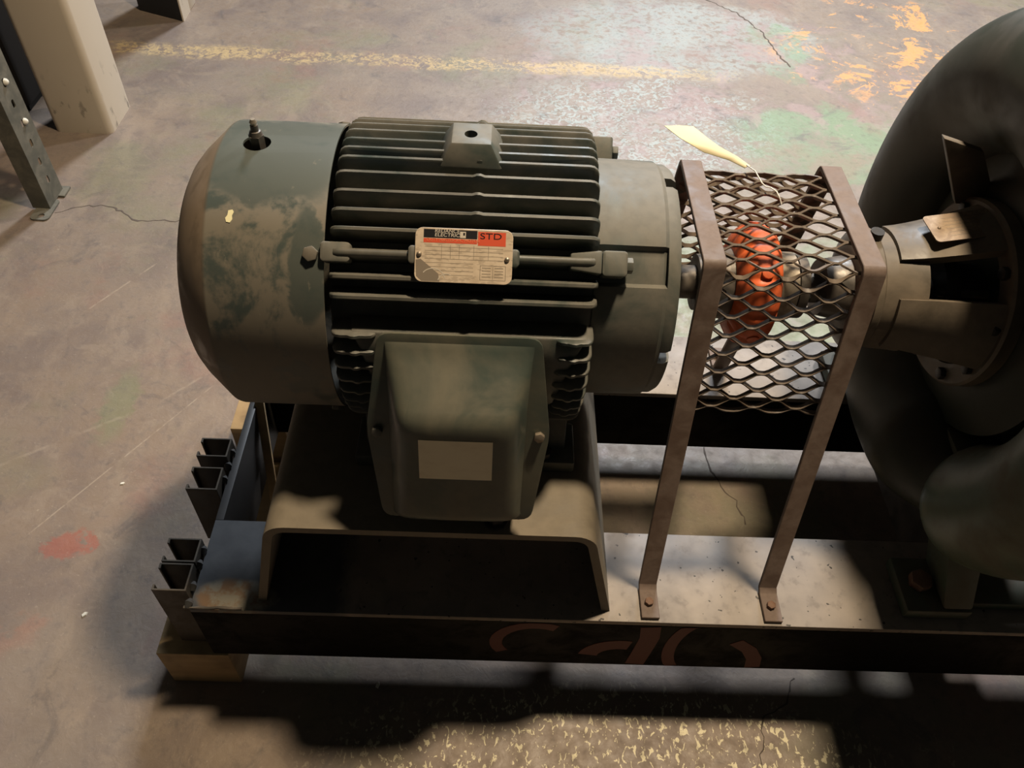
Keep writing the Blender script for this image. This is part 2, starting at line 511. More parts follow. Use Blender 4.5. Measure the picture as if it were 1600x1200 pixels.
# ------------------------------------------------------------------ steel skid
skid = root('steel_skid', (0.3, 0.76, 0.105), 'dark welded steel skid frame carrying the motor and pump on wood blocks', 'skid')
BT = 0.105
XR = 1.35
fb = MB().box(-.393, XR, .483, .491, BT, ZB - .0101).box(-.393, XR, .614, .622, BT, ZB - .0101).build('front_beam', 'web_paint', skid, label='black front web of the skid')
MB().box(-.393, XR, .483, .622, ZB - .010, ZB).build('top_plate', 'skid_top_steel', skid, bevel=.0012, label='bare spotted grey steel top plate')
MB().box(-.393, XR, .896, .904, BT, ZB - .0101).box(-.393, XR, 1.027, 1.035, BT, ZB - .0101).build('rear_beam', 'web_paint', skid)
MB().box(-.393, XR, .896, 1.035, ZB - .010, ZB).build('top_plate', 'skid_top_steel', skid, bevel=.0012)
MB().box(-.393, -.381, .6221, .8959, BT, ZB).build('end_plate', 'skid_paint', skid, bevel=.001, label='blue-black end plate')
MB().box(.70, .82, .6221, .8959, BT, ZB - .002).build('cross_beam', 'black_steel', skid)
# hand-painted red strokes on the front web
def stroke(pts, w):
    P = [Vector((a, 0, b)) for a, b in pts]; rows = []
    for i, p in enumerate(P):
        t = (P[min(i + 1, len(P) - 1)] - P[max(0, i - 1)]).normalized(); n = Vector((-t.z, 0, t.x)) * w
        rows.append([Vector((q.x, y, min(max(q.z, BT + .001), ZB - .012))) for q, y in ((p + n, .4829), (p + n, .4824), (p - n, .4824), (p - n, .4829))])
    MB().grid(rows, closed=True, cap=True).build('paint_stroke', 'red_paint', fb, smooth=0)
def arc(cx, cz, rx, rz, a0, a1, n=12): return [(cx + rx * math.cos((a0 + (a1 - a0) * i / n) * D2R), cz + rz * math.sin((a0 + (a1 - a0) * i / n) * D2R)) for i in range(n + 1)]
stroke(arc(.075, .175, .055, .055, 60, 215), .009)
stroke(arc(.20, .135, .045, .04, 175, 75), .014)
stroke([(.232, .235), (.236, .2), (.232, .15), (.228, .11)], .014)
stroke(arc(.315, .17, .045, .09, 120, 225), .009)
stroke([(.36, .195), (.385, .17), (.40, .14), (.405, .11)], .011)
# welds along the end
for (wx, wy) in ((-.396, .74), (-.396, .715), (-.396, .69), (-.396, .57), (-.396, .548), (-.396, .515), (-.394, .49)):
    MB().tube([(wx + random.uniform(-.003, .003), wy - .006, ZB + .001), (wx, wy, ZB + .004), (wx, wy + .006, ZB + .001)], [.003, .006, .003], 8).build('weld_bead', 'skid_paint', skid)
MB().tube([(-.40 + .011 * i, .4855 + random.uniform(-.001, .001), ZB + .001) for i in range(8)], [random.uniform(.001, .0028) for i in range(8)], 8).build('weld_bead', 'hub_steel', skid)


# lipped strut channels welded on end (open towards the left)
def strut(y0, y1, ztop, zbot, xw=-.3972):
    x0 = xw - .046; t = .0028; lip = .009
    out = [(xw, y0), (xw, y1), (x0, y1), (x0, y1 - lip), (x0 + t, y1 - lip), (x0 + t, y1 - t), (xw - t, y1 - t), (xw - t, y0 + t), (x0 + t, y0 + t), (x0 + t, y0 + lip), (x0, y0 + lip), (x0, y0)]
    m = MB().prism(out, (Vector((0, 0, zbot)), Vector((1, 0, 0)), Vector((0, 1, 0)), Vector((0, 0, 1))), ztop - zbot)
    m.build('strut_channel', 'strut_paint', skid, smooth=0, bevel=.0005, seg=1)
strut(.722, .757, .266, .125)
strut(.662, .7025, .266, .125)
strut(.5435, .5805, .266, .108)
strut(.4995, .5405, .268, .108)

# ------------------------------------------------------------------ wood under the skid
def wood(name, x0, x1, y0, y1, z0, z1, label, rot=0, cat='wood block'):
    c = Vector(((x0 + x1) / 2, (y0 + y1) / 2, 0))
    m = Matrix.Translation(c) @ Matrix.Rotation(rot, 4, 'Z') @ Matrix.Translation(-c)
    return finish(MB().box(x0, x1, y0, y1, z0, z1, m).build(name, 'rough_wood', None, bevel=.002), label, cat)
wood('wood_block', -.478, -.372, .480, .60, 0, BT - .001, 'pale wood block under the front left corner of the skid')
wood('wood_block', -.47, -.37, .90, 1.03, 0, BT - .001, 'wood block under the rear left corner of the skid')
lath = Matrix.Translation((-.3655, .7795, .1305)) @ (Vector((-.377, .846, .255)) - Vector((-.354, .713, .006))).to_track_quat('Z', 'X').to_matrix().to_4x4()
finish(MB().box(-.005, .005, -.007, .007, -.141, .141, lath).build('wood_lath', 'rough_wood', None, bevel=.001), 'thin pale wood lath leaning inside the skid beside the pedestal', 'lath')
wood('wood_board', -.41, -.372, .70, .89, .0, .020, 'short brown board on the floor between skid end and pedestal', rot=.05, cat='board')

# ------------------------------------------------------------------ motor pedestal (bent plate)
ped = root('motor_pedestal', (-.065, .76, ZB), 'tan bent-plate pedestal with open trapezoid end under the motor', 'pedestal')
def ped_path(ins):
    pts = [(-.304, .249), (-.262, .441), (.131, .441), (.174, .249)]; r = .03; out = []
    for i, p in enumerate(pts):
        P = Vector(p)
        if i in (0, 3): out.append(P); continue
        a = (Vector(pts[i - 1]) - P).normalized(); b = (Vector(pts[i + 1]) - P).normalized()
        h = math.acos(a.dot(b)) / 2; d = r / math.tan(h); c = P + (a + b).normalized() * (r / math.sin(h))
        A = P + a * d - c; B = P + b * d - c; tot = A.angle(B)
        for k in range(7):
            t = k / 6; out.append(c + (A * math.sin((1 - t) * tot) + B * math.sin(t * tot)) / math.sin(tot))
    res = []
    for i, p in enumerate(out):
        t = (out[min(i + 1, len(out) - 1)] - out[max(0, i - 1)]).normalized(); n = Vector((t.y, -t.x)); res.append(p + n * ins)
    return res
o_, i_ = ped_path(0), ped_path(.011)
rows = []
for y in (.498, .52, 1.02):
    rows.append([(p.x, y, p.y) for p in o_] + [(p.x, y, p.y) for p in reversed(i_)])
m = MB().grid(rows, closed=True)
n = len(o_)
for ri in (0, 2):
    for k in range(n - 1):
        m.f.append((ri * 2 * n + k, ri * 2 * n + k + 1, ri * 2 * n + 2 * n - 2 - k, ri * 2 * n + 2 * n - 1 - k))
m.build('bent_plate', 'pedestal_paint', ped, smooth=35)
bolt('anchor_bolt', (Vector((.012, .518, .4412)), Vector((1, 0, 0)), Vector((0, 1, 0)), Vector((0, 0, 1))), .011, .012, 'black_steel', ped, .015)

# ------------------------------------------------------------------ electric motor
motor = root('electric_motor', (-.06, AY, .4415), 'large dark green finned electric motor with nameplate and conduit box', 'motor')
frame = MB().lathe([(-.176, 0.0001), (-.176, .118), (-.170, .140), (.100, .140), (.112, .132), (.118, .118), (.118, .0001)], 72).build('motor_frame', 'fin_paint', motor)


def make_fin(x0, x1, rb, rtip, bumpx=-.020, thick=1.0):
    st = []
    for k in range(6):
        a = k / 5 * math.pi / 2; st.append((x0 + .012 * (1 - math.sin(a)), rtip - .018 * (1 - math.sin(a)) ** 1.0 * (1 - k / 5)))
    st = [(x0, rtip - .020), (x0 + .0008, rtip - .010), (x0 + .003, rtip - .0045), (x0 + .007, rtip - .001), (x0 + .012, rtip)]
    st += [(bumpx - .006, rtip), (bumpx - .002, rtip + .0022), (bumpx + .002, rtip + .0022), (bumpx + .006, rtip)]
    st += [(x1 - .012, rtip), (x1 - .007, rtip - .001), (x1 - .003, rtip - .0045), (x1 - .0008, rtip - .010), (x1, rtip - .020)]
    rows = []
    t0, t1 = .0048 * thick, .0027 * thick
    for x, r in st:
        rows.append([(x, -t0, rb), (x, -t1, r - .002), (x, -t1 * .55, r), (x, t1 * .55, r), (x, t1, r - .002), (x, t0, rb)])
    return MB().grid(rows, closed=True, cap=True).build('cooling_fin', 'fin_paint', None, smooth=50)


FIN_ANG = [92.3, 86.9, 82.0, 75.1, 67.6, 60.6, 54.0, 38.2, 31.4, -32, -40, 98.9, 105.5, 112, 119, 126, 133, 141, 149, 157, 165]
proto = make_fin(-.168, .106, .136, .1745)
for i, a in enumerate(FIN_ANG):
    o = proto if i == 0 else proto.copy()
    if i: COL.objects.link(o)
    o.parent = frame
    o.location = (0, AY, AZ); o.rotation_euler = ((90 - a) * D2R, 0, 0)
for x0, x1 in ((-.168, -.118), (.064, .106)):        # short fins either side of the box pad
    sp = make_fin(x0, x1, .136, .1735, bumpx=(x0 + x1) / 2)
    for i, a in enumerate((17.3, 10.5, 4, -3, -10, -17, -24)):
        o = sp if i == 0 else sp.copy()
        if i: COL.objects.link(o)
        o.parent = frame; o.location = (0, AY, AZ); o.rotation_euler = ((90 - a) * D2R, 0, 0)
# heavier rib at the bolt line, with lugs at both ends
rib = make_fin(-.168, .106, .134, .1745, thick=1.5); rib.name = 'bolt_rib'
rib.parent = frame; rib.location = (0, AY, AZ); rib.rotation_euler = ((90 - 46.2) * D2R, 0, 0)
for ang in (46.2, 133.5):
    f0 = rad_frame(-.160, ang, .150); MB().prism(rrect(.030, .020, .004), f0, .0225).build('bolt_lug', 'bell_paint', frame, bevel=.002)
    f1 = rad_frame(.095, ang, .150); MB().prism([(-.02, -.008), (.012, -.012), (.012, .012), (-.02, .008)], f1, .022).build('bolt_lug', 'bell_paint', frame, bevel=.002)
    f1 = rad_frame(.121, ang, .128); MB().prism(rrect(.026, .026, .004), f1, .038).build('bolt_lug', 'bell_paint', frame, bevel=.002)
    c = rad_frame(.1345, ang, .150)
    bolt('through_bolt', (c[0], c[3], c[2], Vector((1, 0, 0))), .0085, .007, 'bell_paint', frame)

# lifting boss on top
bz = AZ + .190
b0 = [(-.062, .7165, AZ + .166), (.004, .7165, AZ + .166), (.004, .780, AZ + .166), (-.062, .780, AZ + .166)]
b1 = [(-.0495, .7265, bz), (-.0085, .7265, bz), (-.0085, .766, bz), (-.0495, .766, bz)]
boss = MB().hexa(b0, b1).build('lifting_boss', 'bell_paint', motor, bevel=.0025)
ck = MB().cyl((-.030, .744, bz - .025), (-.030, .744, bz + .02), .0068, 24).build('cutter', 'hollow', None)
cut(boss, ck)
MB().cyl((-.030, .744, bz - .0249), (-.030, .744, bz - .018), .0066, 20).build('hole_bottom', 'hollow', boss)

# fan cover: pressed shroud, open towards the fins
prof = [(-.338, .0002), (-.338, .110), (-.3355, .120), (-.330, .1295), (-.321, .1400), (-.2935, .1652), (-.2905, .1660), (-.172, .1662), (-.172, .1640), (-.290, .1636), (-.321, .137), (-.330, .120), (-.332, .0002)]
fan = MB().lathe(prof, 96).build('fan_cover', 'fan_cover_paint', motor, smooth=30)
ck = MB().cyl((-.255, .748, AZ + .12), (-.255, .748, AZ + .22), .0145, 32).build('cutter', 'hollow', None)
cut(fan, ck)
gf = MB().cyl((-.2545, .748, AZ + .12), (-.2545, .748, AZ + .156), .006, 12)
gf.prism(hexagon(.0082), (Vector((-.2545, .748, AZ + .152)), Vector((1, 0, 0)), Vector((0, 1, 0)), Vector((0, 0, 1))), .0235)
gf.tube([(-.2545, .748, AZ + .175), (-.2545, .748, AZ + .180), (-.2545, .748, AZ + .1805), (-.2545, .748, AZ + .187)], [.0075, .0058, .0042, .0040], 14)
gfo = gf.build('grease_fitting', 'hub_steel', fan, label='dark grease fitting standing in a round hole')
MB().tube([(-.2545, .748, AZ + .1868), (-.2545, .748, AZ + .190), (-.2545, .748, AZ + .1935)], [.0030, .0040, .0024], 12).build('fitting_tip', 'bright_steel', motor)
for ang in (45.2, 135, 225, 315):
    bolt('cover_bolt', rad_frame(-.185, ang, .1655), .0082, .006, 'motor_paint', fan)
pd = rad_frame(-.268, 57.2, .1655)
MB().prism([(-.0022, -.006), (.0015, -.0066), (.0036, -.003), (.003, .001), (.0045, .0045), (.003, .007), (-.001, .006), (-.0015, .001), (-.0035, -.002)], pd, .0011).build('paint_daub', 'yellow_paint', fan, label='cream daub of paint')

# drive-end bell: raised rim sectors with recessed bolt channels
def bell_r(x, r, a):
    if r < .1: return r
    k = (math.degrees(a) - 46.2) % 90
    k = min(k, 90 - k)
    return r - (.0065 if k < 7.6 else (.0065 * max(0, 1 - (k - 7.6) / 1.0)))
MB().lathe([(.100, .10), (.104, .139), (.112, .1405), (.178, .1395), (.183, .136), (.186, .128), (.186, .0002)], 240, rf=bell_r).build('end_bell', 'bell_paint', motor, smooth=28)
for a0 in (6, 96, 186, 276):           # thicker face sectors standing proud of the bell
    rows = []
    for k in range(41):
        a = (a0 + 83 * k / 40) * D2R; row = []
        for x, r in ((.182, .110), (.182, .1365), (.190, .1362), (.196, .1325), (.1975, .126), (.1975, .110)):
            row.append((x, AY - r * math.cos(a), AZ + r * math.sin(a)))
        rows.append(row)
    MB().grid(rows, closed=True, cap=True).build('bell_face', 'bell_paint', motor, smooth=35)
MB().lathe([(.186, .0002), (.186, .06), (.192, .058), (.200, .04), (.200, .0002)], 48).build('bearing_cap', 'bell_paint', motor)
MB().lathe([(.19, .0002), (.19, .0205), (.262, .0205), (.262, .0002)], 32).build('motor_shaft', 'hub_steel', motor)

# feet
for y0, y1, yi in ((.590, .655, .66), (.837, .902, .832)):
    for xa, xb in ((-.165, -.095), (.030, .108)):
        m = MB().box(xa, xb, y0, y1, .4415, .462)
        ym = (y0 + y1) / 2
        m.hexa([(xa + .012, y0 + .02, .46), (xb - .012, y0 + .02, .46), (xb - .012, y1 - .01, .46), (xa + .012, y1 - .01, .46)],
               [(xa + .012, min(yi, AY) - .012, .54), (xb - .012, min(yi, AY) - .012, .54), (xb - .012, max(yi, y1), .54), (xa + .012, max(yi, y1), .54)])
        m.build('motor_foot', 'fin_paint', motor, bevel=.003)
        bolt('foot_bolt', (Vector(((xa + xb) / 2, y0 + .012 if y0 < .7 else y1 - .012, .4621)), Vector((1, 0, 0)), Vector((0, 1, 0)), Vector((0, 0, 1))), .010, .010, 'black_steel', motor)

# cast pad behind the conduit box
pad = MB()
rows = []
for ang, r, xa, xb in ((21, .145, -.150, .100), (18.5, .168, -.146, .098), (10, .171, -.135, .085), (-14, .171, -.125, .07), (-30, .165, -.12, .06), (-34, .14, -.12, .06)):
    a = ang * D2R
    rows.append([(x, AY - r * math.cos(a), AZ + r * math.sin(a)) for x in (xa, xa + .01, xb - .01, xb)])
back = [[(x, AY - .12 * math.cos(a_ * D2R), AZ + .12 * math.sin(a_ * D2R)) for x in (-.12, -.11, .05, .06)] for a_ in (-34, 19)]
pad.grid(rows + back + [rows[0]])
nr = len(rows) + 2
pad.f.append(tuple(i * 4 for i in range(nr))); pad.f.append(tuple(reversed([i * 4 + 3 for i in range(nr)])))
pad.build('box_pad', 'fin_paint', motor, bevel=.002)

# conduit box: tilted flange with a domed cover
tilt = math.atan2(.072, .225)
BU = Vector((1, 0, 0)); BV = Vector((0, math.sin(tilt), math.cos(tilt))); BN = Vector((0, -math.cos(tilt), math.sin(tilt)))
BF = (Vector((-.033, .536, .5885)), BU, BV, BN)
cbx = MB()
base_poly = [(-.078, .098), (.078, .098), (.082, 0), (.076, -.098), (-.076, -.098), (-.082, 0)]
cb = cbx.prism([(u, v) for u, v in base_poly], shift(BF, 0, 0, -.085), .0849).build('conduit_box', 'motor_paint', motor, bevel=.003)
def hexflange():
    pts = [(-.083, .118), (.083, .118), (.0975, .008), (.0975, -.008), (.0845, -.118), (-.0845, -.118), (-.0975, -.008), (-.0975, .008)]
    out = []
    for i, p in enumerate(pts):
        P = Vector(p); a = (Vector(pts[i - 1]) - P); b = (Vector(pts[(i + 1) % 8]) - P); d = .014 if i in (0, 1, 4, 5) else .004
        A = P + a.normalized() * d; B = P + b.normalized() * d
        for k in range(5):
            t = k / 4; out.append(tuple(A * (1 - t) ** 2 + P * 2 * t * (1 - t) + B * t * t))
    return out
MB().prism(hexflange(), BF, .0035).build('cover_flange', 'box_paint', cb, smooth=30, bevel=.0008)
# domed cover
HW = .0745
def cov_h(v):
    pts = [(-.1085, .0), (-.1075, .014), (-.104, .021), (-.098, .0245), (-.085, .0275), (.022, .0465), (.032, .0475), (.040, .0468), (.048, .0435), (.056, .0375), (.090, .0105), (.098, .0055), (.106, .0015), (.1085, .0)]
    for (a, ha), (b, hb) in zip(pts, pts[1:]):
        if a <= v <= b: return ha + (hb - ha) * (v - a) / (b - a)
    return 0
vs = [-.1085, -.108, -.1075, -.106, -.104, -.101, -.098, -.092, -.085] + [-.07 + .015 * i for i in range(6)] + [.015, .022, .027, .032, .036, .040, .044, .048, .052, .056, .062, .07, .08, .09, .094, .098, .102, .106, .1085]
us = [-1, -.995, -.985, -.965, -.93, -.88, -.82, -.74, -.6, -.4, -.2, 0, .2, .4, .6, .74, .82, .88, .93, .965, .985, .995, 1]
def cov_pt(u, v, lift=0.0):
    h = cov_h(v); k = max(0.0, 1 - abs(u) ** 7) ** .42
    wtap = HW * (1.0 + .02 * (v / .1)) - .006 * (h / .0475) * (1 if abs(u) < .98 else abs(u) * .5)
    return BF[0] + BU * (u * wtap) + BV * v + BN * (.0034 + h * k + lift)
MB().grid([[cov_pt(u, v) for u in us] for v in vs]).build('cover', 'box_paint', cb, smooth=55)
# cream label on the face
lab = []
for i in range(5):
    v = -.034 + .056 * i / 4
    lab.append([cov_pt(-.56 + 1.10 * j / 8, v, .0006) for j in range(9)])
lb2 = [[p - BN * .0005 for p in r] for r in lab]
m = MB().grid(lab)
m.build('blank_label', 'label_paper', cb, smooth=60, label='cream blank label')
for sx in (-1, 1):
    bolt('cover_screw', shift(BF, sx * .0870, 0, .0034), .0062, .0055, 'bell_paint' if sx < 0 else 'bright_steel', cb)

# nameplate
PF = rad_frame(-.0315, 46.1, .1795)
PW, PH = .0965, .0535
npl = MB().prism(rrect(PW, PH, .0075), PF, .0014).build('nameplate', 'nameplate_metal', motor, bevel=.0003, seg=1, label='small metal nameplate with black and red heading')
def npf(fx, fy): return ((fx - .5) * PW, (.5 - fy) * PH)       # fractions from the top left corner
def nprect(name, fx0, fy0, fx1, fy1, mat, lift=.0014, t=.00012):
    a, b = npf(fx0, fy0), npf(fx1, fy1)
    return MB().prism([(a[0], b[1]), (b[0], b[1]), (b[0], a[1]), (a[0], a[1])], shift(PF, 0, 0, lift), t).build(name, mat, npl, smooth=0)
nprect('black_band', .085, .03, .632, .185, 'print_black')
nprect('red_band', .085, .198, .632, .275, 'print_red')
nprect('red_field', .640, .045, .925, .300, 'print_red')
def nptext(body, fx, fy, size, mat, xs=1.0, shear=0.0, bold=0.0, lift=.00165):
    u, v = npf(fx, fy); return text_mesh('lettering', body, shift(PF, u, v), size, mat, npl, lift, xs, shear, bold)
nptext('RELIANCE', .195, .104, .0049, 'print_pale', 1.12, .12, .00003)
nptext('ELECTRIC', .195, .177, .0049, 'print_pale', 1.16, .12, .00003)
nprect('emblem', .455, .055, .515, .172, 'print_pale', .00156)
nprect('emblem', .488, .075, .506, .125, 'print_black', .0017)
nptext('DUTY MASTER A-C MOTOR', .115, .264, .0043, 'print_orange', .98)
nptext('STD', .658, .205, .0084, 'print_black', 1.45)
for k in range(8):                                     # ruled rows of the data panel
    y = .345 + k * .073
    nprect('rule', .10, y, .90 if k < 4 else .60, y + .007, 'print_grey', .0014, .00008)
for x in (.27, .36, .45, .60, .75): nprect('rule', x, .31, x + .004, .56, 'print_grey', .0014, .00008)
for (a, b, c, d) in ((.67, .66, .675, .93), (.93, .66, .935, .93), (.67, .66, .935, .668), (.67, .925, .935, .933), (.80, .68, .804, .91)):
    nprect('rule', a, b, c, d, 'print_grey', .0014, .00008)
for k in range(4): 
    nprect('rule', .69, .70 + .055 * k, .78, .712 + .055 * k, 'print_grey', .0014, .00008); nprect('rule', .82, .70 + .055 * k, .91, .712 + .055 * k, 'print_grey', .0014, .00008)
def ring(cu, cv, r, a0, a1, w):
    n = 20; u0, v0 = npf(cu, cv); rows = []
    for i in range(n + 1):
        a = (a0 + (a1 - a0) * i / n) * D2R
        rows.append([shift(PF, u0 + rr * math.cos(a), v0 + rr * math.sin(a), .00155)[0] for rr in (r - w, r + w)])
    MB().grid(rows).build('ring_mark', 'print_pale', npl, smooth=0)
ring(.19, .98, .0125, 15, 140, .0004); ring(.33, 1.0, .0085, 60, 165, .0004)
MB().prism([npf(.01, .60), npf(.02, .90), npf(.075, .985), npf(.26, .985), npf(.245, .84), npf(.06, .58)][::-1], shift(PF, 0, 0, .0014), .00007).build('stain', 'print_grey', npl, smooth=0)
for fx, fy in ((.045, .49), (.945, .535)):
    u, v = npf(fx, fy); c = shift(PF, u, v, .0014)[0]; N = PF[3]
    MB().tube([c, c + N * .0012, c + N * .0022, c + N * .0027], [.0025, .0025, .0017, .0004], 14).build('plate_screw', 'bright_steel', npl)
for dx in (-.052, .052):
    MB().prism(rrect(.014, .018, .004), rad_frame(-.0315 + dx * .93, 46.1, .158), .0213).build('plate_boss', 'fin_paint', motor, bevel=.002)

# ------------------------------------------------------------------ coupling guard
guard = root('coupling_guard', (.317, AY, ZB), 'brown expanded metal coupling guard on two flat bar legs', 'coupling guard')
GT = .742; BARW = .0245; TH = .0062
legp = [(.487, ZB + TH), (.528, ZB + TH), (.535, ZB + TH + .004), (.648 - .001, GT - .008), (.650, GT - .003), (.655, GT), (.837, GT), (.842, GT - .003), (.845, GT - .008), (.957, ZB + TH + .004), (.964, ZB + TH), (1.005, ZB + TH)]
def bar(x0):
    P = [Vector((a, b)) for a, b in legp]; rows = []
    for i, p in enumerate(P):
        if i == 0: nrm = Vector((0, 1))
        elif i == len(P) - 1: nrm = Vector((0, 1))
        else:
            a = (P[i] - P[i - 1]).normalized(); b = (P[i + 1] - P[i]).normalized(); t = (a + b).normalized(); nrm = Vector((-t.y, t.x))
        q = p - nrm * TH
        if q.y < ZB + .0003: q.y = ZB + .0003
        rows.append([(x0, p.x, p.y), (x0 + BARW, p.x, p.y), (x0 + BARW, q.x, q.y), (x0, q.x, q.y)])
    return MB().grid(rows, closed=True, cap=True).build('flat_bar_leg', 'guard_paint', guard, smooth=35, bevel=.0007, seg=1)
GX = (.2165, .3915)
for gx in GX:
    b = bar(gx - (.006 if gx > .3 else .0))
    for yy in (.509, .983):
        bolt('foot_bolt', (Vector((gx + .0115 - (.006 if gx > .3 else 0), yy, ZB + TH)), Vector((1, 0, 0)), Vector((0, 1, 0)), Vector((0, 0, 1))), .0062, .006, 'rusty_bolt', b)

# expanded metal: zig-zag strands that meet at their bends
path = [(.6135, .547), (.6570, .7325), (.8350, .7325), (.8785, .547)]
Pp = [Vector(p) for p in path]; Ls = [(Pp[i + 1] - Pp[i]).length for i in range(3)]; TOT = sum(Ls)
def on_path(s):
    rad = .010
    def raw(s):
        s = min(max(s, 0), TOT)
        for i in range(3):
            if s <= Ls[i] or i == 2: t = (Pp[i + 1] - Pp[i]).normalized(); return Pp[i] + t * s, t
            s -= Ls[i]
    p, t = raw(s); pa, ta = raw(s - rad); pb, tb = raw(s + rad)
    t2 = (ta + tb).normalized(); q = (pa + pb) * .5
    q = p.lerp(q, .6)
    return q, t2, Vector((-t2.y, t2.x))
LWD, PIT = .0505, .0121
def wave(ph):
    ph = ph % 1.0; w = abs(ph * 2 - 1) * 2 - 1           # triangle -1..1
    return max(-1, min(1, w * 1.55))
mm = MB(); XA, XB = GX[0] + .006, GX[1] + .014; k = 0; nst = int(TOT / PIT)
NX = 44
for k in range(nst + 1):
    s0 = (TOT - nst * PIT) / 2 + k * PIT; sg = 1 if k % 2 else -1; rows = []
    for i in range(NX + 1):
        x = XA + (XB - XA) * i / NX; w = wave((x - .2415) / LWD + .12); s = s0 + sg * w * PIT * .5
        p, t, nn = on_path(s)
        tiltn = (nn * .85 - t * .5).normalized(); tt = Vector((tiltn.y, -tiltn.x))
        a, b = .0026, .0012
        rows.append([(x, q.x, q.y) for q in (p + tiltn * a + tt * b, p + tiltn * a - tt * b, p - tiltn * a - tt * b, p - tiltn * a + tt * b)])
    mm.grid(rows, closed=True, cap=True)
mesh_o = mm.build('expanded_mesh', 'mesh_paint', guard, smooth=30)

# ------------------------------------------------------------------ paper tag wired to the guard
TAG = [((.209, .930, .7310), (.246, .930, .7320)), ((.226, .905, .7300), (.259, .905, .7330)), ((.253, .878, .7280), (.270, .878, .7370)),
       ((.2775, .850, .7365), (.286, .850, .7420)), ((.291, .826, .7420), (.297, .826, .7450))]
rows = []
for a, b in TAG:
    a, b = Vector(a), Vector(b); m_ = a.lerp(b, .5) + Vector((0, 0, .0012)); dn = Vector((0, 0, .0007))
    rows.append([a, m_, b, b - dn, m_ - dn, a - dn])
tag = root('paper_tag', (.295, .824, .742), 'cream twisted paper tag wired to the top of the guard mesh', 'tag')
MB().grid(rows, closed=True, cap=True).build('card', 'tag_card', tag, smooth=60)
MB().tube([(.293, .829, .7440), (.299, .812, .7475), (.305, .795, .7430), (.309, .790, .7415), (.313, .785, .7440), (.318, .777, .7445), (.322, .770, .7395), (.324, .766, .735)], .0008, 8).build('tag_wire', 'wire_white', tag)

# ------------------------------------------------------------------ shaft coupling
coup = root('shaft_coupling', (.30, AY, AZ - .074), 'orange tyre type shaft coupling inside the mesh guard', 'coupling')
def tyre_r(x, r, a):
    k = (math.degrees(a) + 8) % 36 - 18
    return r - .0035 * math.exp(-(k / 3.2) ** 2) if r > .05 else r
MB().lathe([(.282, .040), (.283, .052), (.287, .060), (.291, .067), (.297, .0715), (.303, .0735), (.311, .0735), (.322, .0715), (.328, .067), (.332, .058), (.334, .050), (.330, .040)], 160, rf=tyre_r).build('rubber_tyre', 'orange_rubber', coup, smooth=50, label='orange rubber tyre element')
for k in range(5):
    a = (-10 + 72 * k)
    c = rad_frame(.309, a + 62, .0715); MB().prism([(.0075 * math.cos(t * .5236), .0075 * math.sin(t * .5236)) for t in range(12)], c, .0035).build('tyre_stud', 'orange_rubber', coup, bevel=.001)
MB().lathe([(.2425, .0206), (.2425, .034), (.258, .035), (.262, .043), (.284, .043), (.284, .0206)], 48).build('motor_hub', 'hub_steel', coup)
MB().lathe([(.330, .020), (.330, .043), (.338, .044), (.343, .041), (.358, .041), (.361, .036), (.361, .020)], 48).build('pump_hub', 'bright_steel', coup)
MB().lathe([(.361, .02), (.361, .039), (.372, .039), (.372, .02)], 48).build('clamp_ring', 'hub_steel', coup)
for k in range(6):
    a = k * 60 + 15
    fr = rad_frame(.372, a, .030); bolt('hub_screw', (fr[0], fr[3], fr[2], Vector((1, 0, 0))), .0045, .004, 'black_steel', coup)
    fr = rad_frame(.252, a, .0335); bolt('hub_screw', fr, .0055, .007, 'bright_steel', coup)

# ------------------------------------------------------------------ pump
pump = root('centrifugal_pump', (.66, AY, ZB), 'dark green centrifugal pump with curved volute casing at the right', 'pump')
def smooth01(t): t = max(0, min(1, t)); return t * t * (3 - 2 * t)
rows = []
NA, NBm = 120, 40
for i in range(NA):
    a = 360 * i / NA                     # 0 towards the front, 90 up, 270 down
    d = min(abs(a - 325), 360 - abs(a - 325))
    gk = 0; fr_ = smooth01((a - 285) / 25) if a > 180 else smooth01((75 - a) / 25)
    d2 = abs(a - 125); gk2 = smooth01(1 - d2 / 60)
    Rm = .233 + .016 * gk + .014 * gk2; rm = .083; Rm = Rm + .024 * fr_; rm = rm - .040 * fr_
    row = []
    for j in range(NBm):
        b = 2 * math.pi * j / NBm; rr = Rm + rm * math.cos(b)
        row.append((.615 + rm * 1.0 * math.sin(b), AY - rr * math.cos(a * D2R), AZ + rr * math.sin(a * D2R)))
    rows.append(row)
rows.append(rows[0])
MB().grid(rows, closed=True).build('volute_casing', 'casing_shade_paint', pump, smooth=60, label='curved volute darkened for shade')
# the scroll lobe, in undarkened green, that swells out at the front of the casing
rows = []
for i in range(61):
    t = i / 60; a = -66 + 150 * t
    g0 = smooth01(t / .14) ** .5 if t < .14 else 1.0
    e_ = smooth01((t - .7) / .25); Rm = .268 - .015 * t - .018 * e_; rm = max(.001, (.080 - .008 * e_) * g0); row = []
    for j in range(40):
        b = 2 * math.pi * j / 40; rr = Rm + rm * math.cos(b)
        row.append((.628 + rm * math.sin(b), AY - rr * math.cos(a * D2R), AZ + rr * math.sin(a * D2R)))
    rows.append(row)
MB().grid(rows, closed=True, cap=True).build('scroll_lobe', 'pump_paint', pump, smooth=60, label='green scroll lobe')
